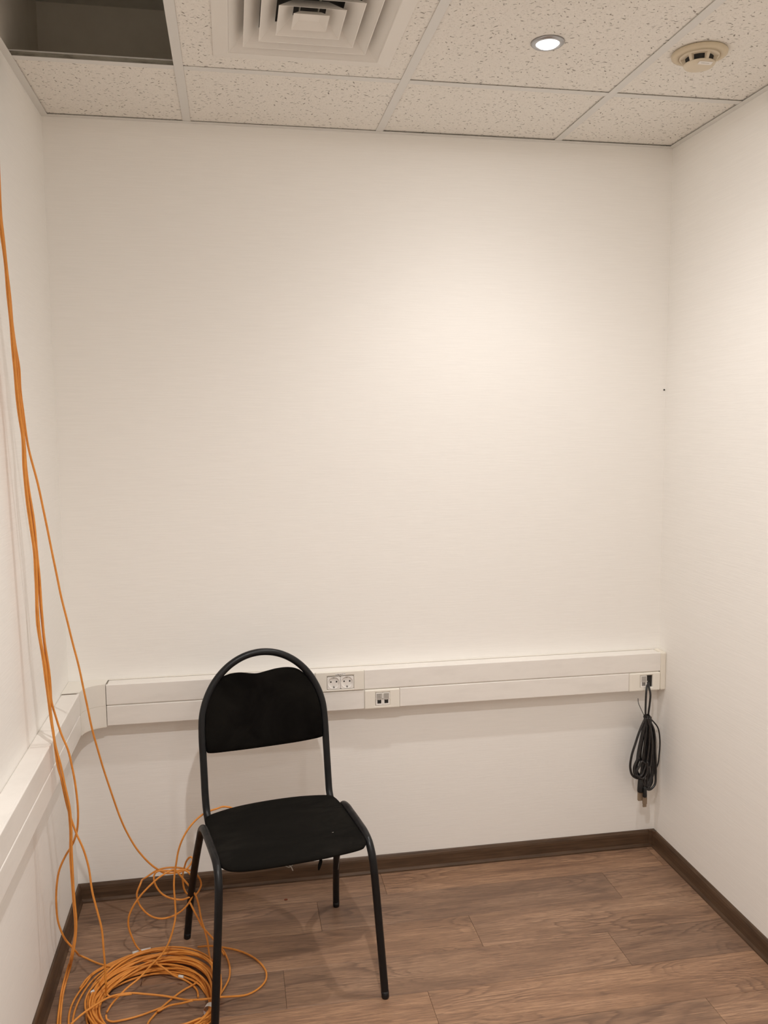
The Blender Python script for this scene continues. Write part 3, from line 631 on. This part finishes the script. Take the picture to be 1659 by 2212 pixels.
tb('end_cap', (2.027, -0.0585, ZB - 0.0015), (2.0478, -0.0005, ZT + 0.0015), M_PVC_OLD, 0.005)
# dirty seams and the bead of caulk
tb('seam', (0.1236, -0.0494, ZT - 0.0014), (0.1250, -0.003, ZT + 0.0004), M_SEAM, 0)
tb('seam', (0.003, -0.1296, ZT - 0.0014), (0.0500, -0.1278, ZT + 0.0005), M_SEAM, 0)
tb('caulk_bead', (0.05, -0.0035, ZT - 0.001), (2.02, -0.0003, ZT + 0.0022), M_CAULK, 0.001)

# ------------------------------------------------------------------ outlets on the trunking
def plate_thing(name, x0, x1, z0, z1, label, cat, holes):
    e = tag(empty(name, (x0, -0.0485, z0)), label, cat)
    # plate front face with rectangular openings: built as strips round the openings
    m = MB(); xs = sorted({x0, x1} | {h[0] for h in holes} | {h[1] for h in holes}); zs = sorted({z0, z1} | {h[2] for h in holes} | {h[3] for h in holes})
    for a, b in zip(xs, xs[1:]):
        for c, d in zip(zs, zs[1:]):
            if any(h[0] <= a + 1e-6 and b <= h[1] + 1e-6 and h[2] <= c + 1e-6 and d <= h[3] + 1e-6 for h in holes): continue
            m.box((a - x0, -0.0105, c - z0), (b - x0, 0.0005, d - z0))
    # merge shared inner faces away so that the bevel only rounds the rim
    me_o = m.build('plate', M_PLATE, e)
    bm = bmesh.new(); bm.from_mesh(me_o.data)
    bmesh.ops.remove_doubles(bm, verts=bm.verts, dist=1e-5)
    seen = {}
    for f in bm.faces:
        key = tuple(round(v, 5) for v in f.calc_center_median())
        seen.setdefault(key, []).append(f)
    dead = [f for fs in seen.values() if len(fs) > 1 for f in fs]
    bmesh.ops.delete(bm, geom=dead, context='FACES')
    bmesh.ops.dissolve_limit(bm, angle_limit=0.02, verts=bm.verts, edges=bm.edges)
    bmesh.ops.recalc_face_normals(bm, faces=bm.faces)
    bm.to_mesh(me_o.data); bm.free()
    b = me_o.modifiers.new('bevel', 'BEVEL'); b.width = 0.0042; b.segments = 4; b.limit_method = 'ANGLE'; b.angle_limit = math.radians(50)
    return e
hs = [(0.8305, 0.8740, 0.6890, 0.7335), (0.8750, 0.9185, 0.6890, 0.7335)]
pw = plate_thing('power_outlet', 0.791, 0.9550, ZM + 0.0012, ZT + 0.001, 'double power socket on the upper channel behind the chair back', 'power socket', [(0.830, 0.919, 0.6885, 0.734)])
ox, oz = 0.791, ZM + 0.0012
for a, b, c, d in hs:
    cx, cz = (a + b) / 2 - ox, (c + d) / 2 - oz
    s_ = empty('socket', (cx, 0, cz)); s_.parent = pw
    m = MB(); hw = (b - a) / 2; n = 40; ro = 0.0192
    vs, fs = [], []
    for k in range(n):
        q = 2 * math.pi * (k + 0.5) / n; cq, sq = math.cos(q), math.sin(q)
        kk = hw / max(abs(cq), abs(sq))
        vs += [(kk * cq, -0.0106, kk * sq), (ro * cq, -0.0106, ro * sq), (ro * cq * 0.96, -0.0062, ro * sq * 0.96), (kk * cq, -0.001, kk * sq)]
    for k in range(n):
        k2 = (k + 1) % n
        for i in range(3): fs.append((k * 4 + i, k2 * 4 + i, k2 * 4 + i + 1, k * 4 + i + 1))
    m.add(vs, fs); m.add(vs, [tuple(k * 4 + 2 for k in range(n))])
    m.build('socket_insert', M_SOCK, s_)
    for sx in (-1, 1):
        MB().lathe([(0.0, 0.0066), (0.0026, 0.0066), (0.0026, 0.0060)], (sx * 0.0095, 0, 0.0025), 16, axis='y').build('pin_hole', M_DARK, s_)
    m = MB(); m.box((-0.0018, -0.0085, -0.0185), (0.0020, -0.0055, -0.0125)); m.box((0.0005, -0.0090, -0.0170), (0.0030, -0.0075, -0.0150)); m.build('earth_clip', M_INK, s_)
    m = MB(); m.box((-0.0024, -0.0092, 0.0160), (0.0024, -0.0058, 0.0187)); m.build('earth_clip', M_GREY, s_)
m = MB(); m.box((0.0665, -0.0108, 0.0545), (0.1010, -0.0094, 0.0620)); stx = m.build('sticker', M_STICK, pw, bevel=0.0003)
m = MB()
for k, (xa, xb, za, zb) in enumerate([(.0668, .0725, .0563, .0577), (.0735, .0800, .0560, .0585), (.0740, .0765, .0590, .0600), (.0810, .0865, .0572, .0592), (.0875, .0925, .0582, .0597), (.0940, .0955, .0595, .0605), (.0970, .1000, .0590, .0600)]):
    m.box((xa, -0.0111, za), (xb, -0.0107, zb))
m.build('handwriting', M_INK, stx)

def port(e, cx, cz, flap_z0, flap_z1, dark=M_DARK):
    """a jack opening under a translucent label flap"""
    p_ = empty('jack', (cx, 0, cz)); p_.parent = e
    m = MB(); m.box((-0.0118, -0.0112, -0.0215), (0.0118, 0.0, 0.0215)); m.build('jack_frame', M_SOCK, p_, bevel=0.0008)
    m = MB(); m.box((-0.0068, -0.0116, -0.0150), (0.0068, -0.0100, -0.0005)); m.build('jack_opening', dark, p_, bevel=0.0012)
    m = MB(); m.box((-0.0088, -0.0134, 0.0022), (0.0088, -0.0112, 0.0205))
    pts = [(0.0088 * math.cos(a), 0.0022 + 0.0045 * math.sin(a)) for a in [math.pi + math.pi * k / 8 for k in range(9)]]
    vs = [(x, -0.0134, z) for x, z in pts] + [(x, -0.0112, z) for x, z in pts]; n = len(pts)
    m.add(vs, [(i, i + 1, n + i + 1, n + i) for i in range(n - 1)] + [tuple(range(n)), tuple(range(2 * n - 1, n - 1, -1))])
    m.build('label_flap', M_GREY, p_)
    m = MB()
    for r, row in enumerate((0.0165, 0.0108, 0.0062)):
        for k in range(4 - (r == 1)): m.box((-0.0068 + 0.0036 * k, -0.01365, row - 0.0010), (-0.0042 + 0.0036 * k, -0.0133, row + 0.0012))
    m.build('label_print', mat('pale_print', (0.33, 0.315, 0.29), 0.6), p_)
    for sx in (-1, 1): MB().box((sx * 0.0118 - 0.0013, -0.0126, 0.0000), (sx * 0.0118 + 0.0013, -0.0110, 0.0024)).build('flap_hinge', M_PLATE, p_)
    return p_
d1 = plate_thing('data_outlet', 0.9555, 1.0765, ZB - 0.0004, ZM - 0.0012, 'twin data socket plate on the lower channel, below and right of the power sockets', 'data socket', [(0.993, 1.0412, 0.6240, 0.6680)])
port(d1, 1.0055 - 0.9555, 0.646 - ZB, 0, 0); port(d1, 1.0295 - 0.9555, 0.646 - ZB, 0, 0)
d2 = plate_thing('data_outlet', 1.9085, 2.0262, ZB - 0.0004, ZM - 0.0012, 'data socket plate at the right end of the trunking with a cable coming out', 'data socket', [(1.950, 1.9965, 0.6260, 0.6690)])
port(d2, 1.9622 - 1.9085, 0.6475 - ZB, 0, 0, M_INK)
m = MB(); m.box((1.9740 - 1.9085, -0.0030, 0.6260 - ZB), (1.9965 - 1.9085, -0.0010, 0.6690 - ZB)); m.build('open_hole', M_DARK, d2)

# ------------------------------------------------------------------ black stacking chair
ch = tag(empty('stacking_chair', (0.644, -0.469, 0), 0.18152), 'black tubular chair with padded seat and rounded back', 'chair')
TR = 0.0106
side = [(0.230, 0.0), (0.226, 0.10), (0.221, 0.22), (0.216, 0.32), (0.211, 0.375), (0.201, 0.412), (0.183, 0.434), (0.155, 0.4445), (0.10, 0.4475), (0.03, 0.4475), (-0.025, 0.4455), (-0.055, 0.436), (-0.078, 0.416), (-0.094, 0.388), (-0.125, 0.335), (-0.162, 0.262), (-0.200, 0.165), (-0.226, 0.08), (-0.245, 0.0)]
for sx in (-1, 1):
    P3 = spline([(sx * (0.237 - 0.066 * z - 0.012 * w), -w, z) for w, z in side], 0.008)
    i1 = max(i for i, p in enumerate(P3) if p.y < -0.17 and p.z < 0.445 and p.z > 0.36)
    i2 = min(i for i, p in enumerate(P3) if p.y > 0.06)
    zb = 0.012
    for seg_pts, nm, q0, q1 in ((P3[:i1 + 1], 'leg', None, P3[i1 + 1]), (P3[i1:i2 + 1], 'seat_rail', P3[i1 - 1], P3[i2 + 1]), (P3[i2:], 'leg', P3[i2 - 1], None)):
        o = MB().tube([q for q in seg_pts if q.z > 0.004], TR, 20, caps=False, before=q0, after=q1).build(nm, M_TUBE, ch)
        if nm == 'leg':
            foot = seg_pts[0] if seg_pts[0].z < 0.05 else seg_pts[-1]
            up_ = seg_pts[3] if seg_pts[0].z < 0.05 else seg_pts[-4]
            dr = (up_ - foot).normalized()
            MB().tube([foot + dr * 0.0005, foot + dr * 0.003, foot + dr * 0.022], [TR * 0.85, TR * 1.0, TR * 1.02], 16).build('foot_cap', M_TUBE, o)
wz = lambda z: -0.13 - 0.17 * (z - 0.46)
arch = [(-0.178, 0.03, 0.4185), (-0.182, -0.05, 0.4190), (-0.185, -0.095, 0.427), (-0.186, -0.122, 0.450)]
arch += [(-0.187, wz(z), z) for z in (0.49, 0.55, 0.61, 0.66)]
for k in range(1, 12):
    a = math.pi - math.pi * k / 12
    z = 0.668 + 0.220 * math.sin(a) ** 0.98
    arch.append((0.188 * math.cos(a), wz(z), z))
arch += [(-x, w, z) for x, w, z in reversed(arch[:8])]
MB().tube(spline([(x, -w, z) for x, w, z in arch], 0.008), TR, 16).build('back_frame', M_TUBE, ch)
for wv_ in (0.115, -0.02):
    MB().tube([(-0.198, -wv_, 0.4245), (-0.1, -wv_, 0.4225), (0.1, -wv_, 0.4225), (0.198, -wv_, 0.4245)], 0.008, 12).build('crossbar', M_TUBE, ch)
def smooth_loop(pts, n=72):
    """closed Catmull-Rom through 2-D points"""
    k = len(pts); out = []
    per = max(2, n // k)
    for i in range(k):
        p0, p1, p2, p3 = [Vector((*pts[(i + d) % k], 0)) for d in (-1, 0, 1, 2)]
        for j in range(per):
            t_ = j / per
            out.append(0.5 * ((2 * p1) + (-p0 + p2) * t_ + (2 * p0 - 5 * p1 + 4 * p2 - p3) * t_ ** 2 + (-p0 + 3 * p1 - 3 * p2 + p3) * t_ ** 3))
    return [(p.x, p.y) for p in out]
def pad(outline, f, th_front, th_back, edge):
    """cushion from an outline: f(a, b, depth) -> point; rings step inwards over the rounded edge"""
    ca = sum(p[0] for p in outline) / len(outline); cb = sum(p[1] for p in outline) / len(outline)
    m = MB(); rings = []
    steps = [(1.0, -th_back, 0.90), (1.0, -th_back * 0.4, 1.0), (1.0, th_front * 0.25, 1.0), (1, th_front * 0.65, 0.985), (1, th_front * 0.88, 0.955), (1, th_front, 0.90), (1, th_front * 1.06, 0.7), (1, th_front * 1.08, 0.4)]
    vs = []; n = len(outline)
    for _, d, s_ in steps:
        for a, b in outline: vs.append(f(ca + (a - ca) * s_, cb + (b - cb) * s_, d))
    fs = []
    for i in range(len(steps) - 1):
        for k in range(n): fs.append((i * n + k, i * n + (k + 1) % n, (i + 1) * n + (k + 1) % n, (i + 1) * n + k))
    m.add(vs, fs, 0, True)
    c0 = len(vs); vs2 = vs + [f(ca, cb, -th_back), f(ca, cb, th_front * 1.08)]
    m.add(vs2, [(c0, (k + 1) % n, k) for k in range(n)] + [(c0 + 1, (len(steps) - 1) * n + k, (len(steps) - 1) * n + (k + 1) % n) for k in range(n)], 0, True)
    return m
seat_o = smooth_loop([(-0.203, 0.02), (-0.203, 0.12), (-0.199, 0.162), (-0.187, 0.190), (-0.160, 0.206), (-0.10, 0.213), (0.0, 0.216), (0.10, 0.217), (0.168, 0.214), (0.188, 0.203), (0.199, 0.178), (0.203, 0.12), (0.203, 0.02), (0.202, -0.05), (0.196, -0.098), (0.180, -0.118), (0.10, -0.142), (0.0, -0.150), (-0.10, -0.142), (-0.180, -0.116), (-0.195, -0.096), (-0.197, -0.06)], 132)
# seat hollow follows the sitter: lower at the middle, front edge rolled down
seat_f = lambda a, b, d: (a, -b, 0.436 + d - 0.004 * max(0.0, 1 - (a / 0.19) ** 2) - 0.004 * max(0.0, (b - 0.15) / 0.07) ** 2 + 0.004 * max(0.0, (-b - 0.06) / 0.09) ** 2)
seat = pad(seat_o, seat_f, 0.0125, 0.0035, 0).build('seat', M_SEAT, ch)
rag = MB()
pts = spline([(0.062, -0.196, 0.426), (0.064, -0.201, 0.415), (0.060, -0.203, 0.404), (0.058, -0.201, 0.391)], 0.004)
rag.tube(pts, [0.0022 + 0.0026 * math.sin(math.pi * i / (len(pts) - 1)) for i in range(len(pts))], 6)
rag.build('torn_lining', M_FABRIC, seat)
m = MB(); m.tube(spline([(-0.026, -0.199, 0.424), (-0.018, -0.203, 0.416), (-0.013, -0.202, 0.404)], 0.004), 0.0016, 5); m.tube(spline([(-0.034, -0.197, 0.420), (-0.022, -0.202, 0.415), (-0.012, -0.201, 0.420)], 0.004), 0.0012, 5)
m.build('torn_edging', M_LINT, seat)
m = MB(); m.tube(spline([(0.176, -0.05, 0.432), (0.172, -0.055, 0.38), (0.160, -0.06, 0.335), (0.155, -0.06, 0.30)], 0.01), 0.0005, 4); m.build('loose_thread', M_LINT, seat)
m = MB(); m.tube([(0.118, -0.128, 0.4500), (0.120, -0.129, 0.4508), (0.1225, -0.128, 0.4502)], 0.0006, 5); m.build('lint', M_LINT, seat)
back_o = smooth_loop([(-0.177, 0.622), (-0.179, 0.66), (-0.178, 0.70), (-0.172, 0.745), (-0.152, 0.788), (-0.128, 0.818), (-0.100, 0.829), (-0.066, 0.8305), (-0.030, 0.824), (-0.008, 0.822), (0.020, 0.826), (0.050, 0.8305), (0.085, 0.831), (0.115, 0.823), (0.140, 0.800), (0.160, 0.765), (0.173, 0.72), (0.178, 0.67), (0.177, 0.624), (0.168, 0.614), (0.110, 0.607), (0.04, 0.604), (-0.04, 0.604), (-0.11, 0.607), (-0.165, 0.612)], 125)
# backrest is a curved shell between the two tubes
back_f = lambda a, b, d: (a, -(wz(b) + d * 0.985 - 0.016 * (1 - (a / 0.18) ** 2)), b + d * 0.167)
pad(back_o, back_f, 0.0125, 0.0085, 0).build('backrest', M_FABRIC, ch)

# ------------------------------------------------------------------ orange cords and their coil
CR = 0.0028
def cord_obj(name, pts, parent=None, r=CR, seed=0, m=M_ORANGE, seg=8, amp=0.0006, step=0.012):
    return MB().tube(wander(spline(pts, step), amp, seed), r, seg).build(name, m, parent)
def ceil_end(p): return [(p[0][0] + 0.004, p[0][1], SLAB - 0.0005)] + list(p)
g = 'orange cords hanging from the ceiling opening'
o = cord_obj('hanging_cord', ceil_end(CURVES['A']), seed=1); tag(o, 'orange cord hanging to the coil, ending in a sharp kink at its near left', 'cable', g)
o = cord_obj('hanging_cord', ceil_end(CURVES['B']), seed=2); tag(o, 'orange cord bulging left over the skirting before it reaches the back of the coil', 'cable', g)
o = cord_obj('hanging_cord', ceil_end(CURVES['C']), seed=3); tag(o, 'orange cord running straightest down the left wall and out at the bottom edge', 'cable', g)
o = cord_obj('hanging_cord', ceil_end(CURVES['C2']), seed=4); tag(o, 'orange cord lying against the straightest one, on its right side', 'cable', g)
o = cord_obj('hanging_cord', ceil_end(CURVES['D']), seed=5, amp=0.0004); tag(o, 'orange cord slanting away to the right into a tangle by the rear chair leg', 'cable', g)
coil = tag(empty('cord_coil', (0.28, -0.55, 0)), 'big round coil of orange cord on the floor left of the chair', 'cable coil')
def cpart(name, pts, **kw):
    o = cord_obj(name, [(x - 0.28, y + 0.55, z) for x, y, z in pts], coil, **kw)
    return o
rnd = random.Random(11)
pts = []; NT_ = 30; ts = [((k * 0.618) % 1.0) for k in range(NT_ + 2)]
jx = [rnd.uniform(-0.008, 0.008) for _ in range(NT_ + 2)]; jy = [rnd.uniform(-0.010, 0.010) for _ in range(NT_ + 2)]; jr = [rnd.uniform(-0.005, 0.006) for _ in range(NT_ + 2)]; jz = [rnd.uniform(0.004, 0.034) for _ in range(NT_ + 2)]
PER = 44
for i in range(NT_ * PER):
    k, f = divmod(i, PER); f /= PER; s_ = f * f * (3 - 2 * f)
    lerp = lambda L: L[k] * (1 - s_) + L[k + 1] * s_
    tt = lerp(ts); r_ = 0.137 + 0.050 * tt + lerp(jr)
    a = -0.6 + 2 * math.pi * f
    # gathered under the tape at the right front, fanned out on the far side
    gather = math.exp(-((math.atan2(math.sin(a + 0.35), math.cos(a + 0.35))) / 0.55) ** 2)
    r_ = r_ * (1 - 0.55 * gather) + 0.162 * 0.55 * gather
    cx_ = 0.296 - 0.008 * tt + lerp(jx) * (1 - gather); cy_ = -0.600 + 0.078 * tt * (1 - 0.9 * gather) + lerp(jy) * (1 - gather)
    wob = 0.0025 * math.sin(3 * a + k) + 0.002 * math.sin(5 * a + 2.1 * k)
    z = max(0.0035, lerp(jz) * (0.85 + 0.25 * math.sin(2 * a + k)))
    pts.append((cx_ + (r_ + wob) * math.cos(a), cy_ + (r_ + wob) * math.sin(a), z))
MB().tube([(x - 0.28, y + 0.55, z) for x, y, z in pts], CR, 7).build('winding', M_ORANGE, coil)
for i, k in enumerate(('L1', 'L2', 'L3', 'L4', 'L5')): cpart('loose_loop', CURVES[k], seed=20 + i, amp=0.0005)
for i, k in enumerate(('L6', 'L7', 'L8')): cpart('loose_turn', CURVES[k], seed=30 + i, amp=0.0004)
cpart('standing_loop', CURVES['F'], seed=40, amp=0.0004); cpart('standing_loop', CURVES['G'], seed=41, amp=0.0004)
o = cord_obj('chair_cord', CURVES['E'], seed=42, amp=0.0004); tag(o, 'orange cord draped over the back of the chair seat and down to the coil', 'cable')
def tape(pts, r):
    P = [(x - 0.28, y + 0.55, z) for x, y, z in pts]
    return MB().tube(spline(P, 0.006), r, 14).build('tape_label', M_TAPE, coil)
tape(CURVES['tape1'], 0.0085); tape(CURVES['tape2'], 0.0038); tape(CURVES['tape3'], 0.0036)
# wide band round the gathered windings
m = MB(); A_ = Vector((0.4415 - 0.28, -0.641 + 0.55, 0.0185)); ax = Vector((0.36, 0.93, 0)).normalized(); rx = Vector((ax.y, -ax.x, 0))
vs = []
for s_ in (-0.008, 0.0, 0.008):
    for k in range(24):
        q = 2 * math.pi * k / 24
        vs.append(A_ + ax * s_ + rx * (0.0015 + 0.0165 * math.cos(q)) + Vector((0, 0, 1)) * (0.0178 * math.sin(q)))
m.add(vs, [(i * 24 + k, i * 24 + (k + 1) % 24, (i + 1) * 24 + (k + 1) % 24, (i + 1) * 24 + k) for i in range(2) for k in range(24)], 0, True)
m.build('tape_band', M_TAPE, coil)

# ------------------------------------------------------------------ tied black cords in the right corner
bl = tag(empty('tied_cable', (1.975, -0.065, 0.40)), 'bundled black cable with two tan plugs hanging in the right corner', 'cable')
def bp(name, key, r, mt=M_BLACKCORD, **kw):
    P = [(x - 1.975, y + 0.065, z - 0.40) for x, y, z in CURVES[key]]
    return MB().tube(spline(P, 0.006), r, 10, **kw).build(name, mt, bl)
bp('lead', 'K1', 0.0036); bp('lead', 'K2', 0.0036)
for k in ('K3', 'K5', 'K6', 'K7', 'K8', 'K9', 'K10'): bp('cord_loop', k, 0.0042)
bp('cord_loop', 'K4', 0.0026)
def bundle_loop(key, dx, dy, sq):
    c = Vector((0, 0, 0))
    P = [((x - 1.975) * sq + dx, y + 0.065 + dy, z - 0.40) for x, y, z in CURVES[key]]
    return MB().tube(spline(P, 0.006), 0.0041, 10).build('cord_loop', M_BLACKCORD, bl)
bundle_loop('K5', 0.004, 0.012, 0.72); bundle_loop('K3', 0.006, 0.012, 0.62); bundle_loop('K7', -0.006, -0.004, 0.9); bundle_loop('K5', -0.002, 0.004, 0.45); bundle_loop('K9', 0.012, 0.006, 0.8); bundle_loop('K10', -0.004, 0.016, 0.9); bundle_loop('K8', 0.010, 0.002, 0.6)
m = MB(); m.lathe([(0.0105, -0.003), (0.0125, 0.0), (0.0105, 0.003), (0.0090, 0.0)], (0.0, 0.0, 0.1195), 20); m.lathe([(0.0095, 0.001), (0.0120, 0.0035), (0.0100, 0.0065)], (0.0, 0.0, 0.1195), 20)
m.build('cable_tie', M_CAP, bl)
bp('tie_tail', 'Ktail', 0.0011, M_CAP)
def plug(key, zs, boot_r, shell_w, tip):
    P = CURVES[key]; x, y = P[-2][0] - 1.975, P[-2][1] + 0.065
    e = empty('plug', (x, y, zs[0] - 0.40)); e.parent = bl
    z = lambda v: v - zs[0]
    MB().tube([(0, 0, z(zs[0])), (0, 0, z(zs[0]) - 0.006), (0, 0, z(zs[1]) + 0.004), (0, 0, z(zs[1]))], [0.0045, boot_r * 0.8, boot_r, boot_r * 0.92], 12).build('boot', M_CAP, e)
    m = MB(); m.box((-shell_w, -0.0045, z(zs[2])), (shell_w, 0.0045, z(zs[1]) - 0.0002)); m.build('plug_shell', M_PLUG, e, bevel=0.001)
    m = MB(); m.box((-shell_w * tip, -0.0025, z(zs[3])), (shell_w * tip, 0.0025, z(zs[2]) - 0.0002)); m.build('plug_tip', M_PLUG, e, bevel=0.0006)
plug('Kb1', (0.298, 0.246, 0.214, 0.213), 0.0108, 0.0084, 0.85)
plug('Kb2', (0.268, 0.230, 0.204, 0.193), 0.0078, 0.0074, 0.9)

# ------------------------------------------------------------------ small odds and ends
m = MB(); m.lathe([(0.0, 0.0035), (0.0022, 0.003), (0.0030, 0.0)], (0, 0, 0), 12, axis='y')
o = m.build('wall_nail', M_DARK); o.location = (2.0405, -0.0002, 1.680); tag(o, 'tiny dark nail head in the back wall near the right corner', 'nail')
m = MB(); m.prism([(-0.006, -0.002), (0.003, -0.0035), (0.006, 0.0), (0.002, 0.0035), (-0.004, 0.003)], 0, 0.003)
o = m.build('wood_chip', mat('red_brown_chip', (0.20, 0.055, 0.025), 0.7), bevel=0.0008); o.location = (0.676, -0.118, 0.0003); tag(o, 'tiny red-brown chip lying on the floor under the chair', 'debris')
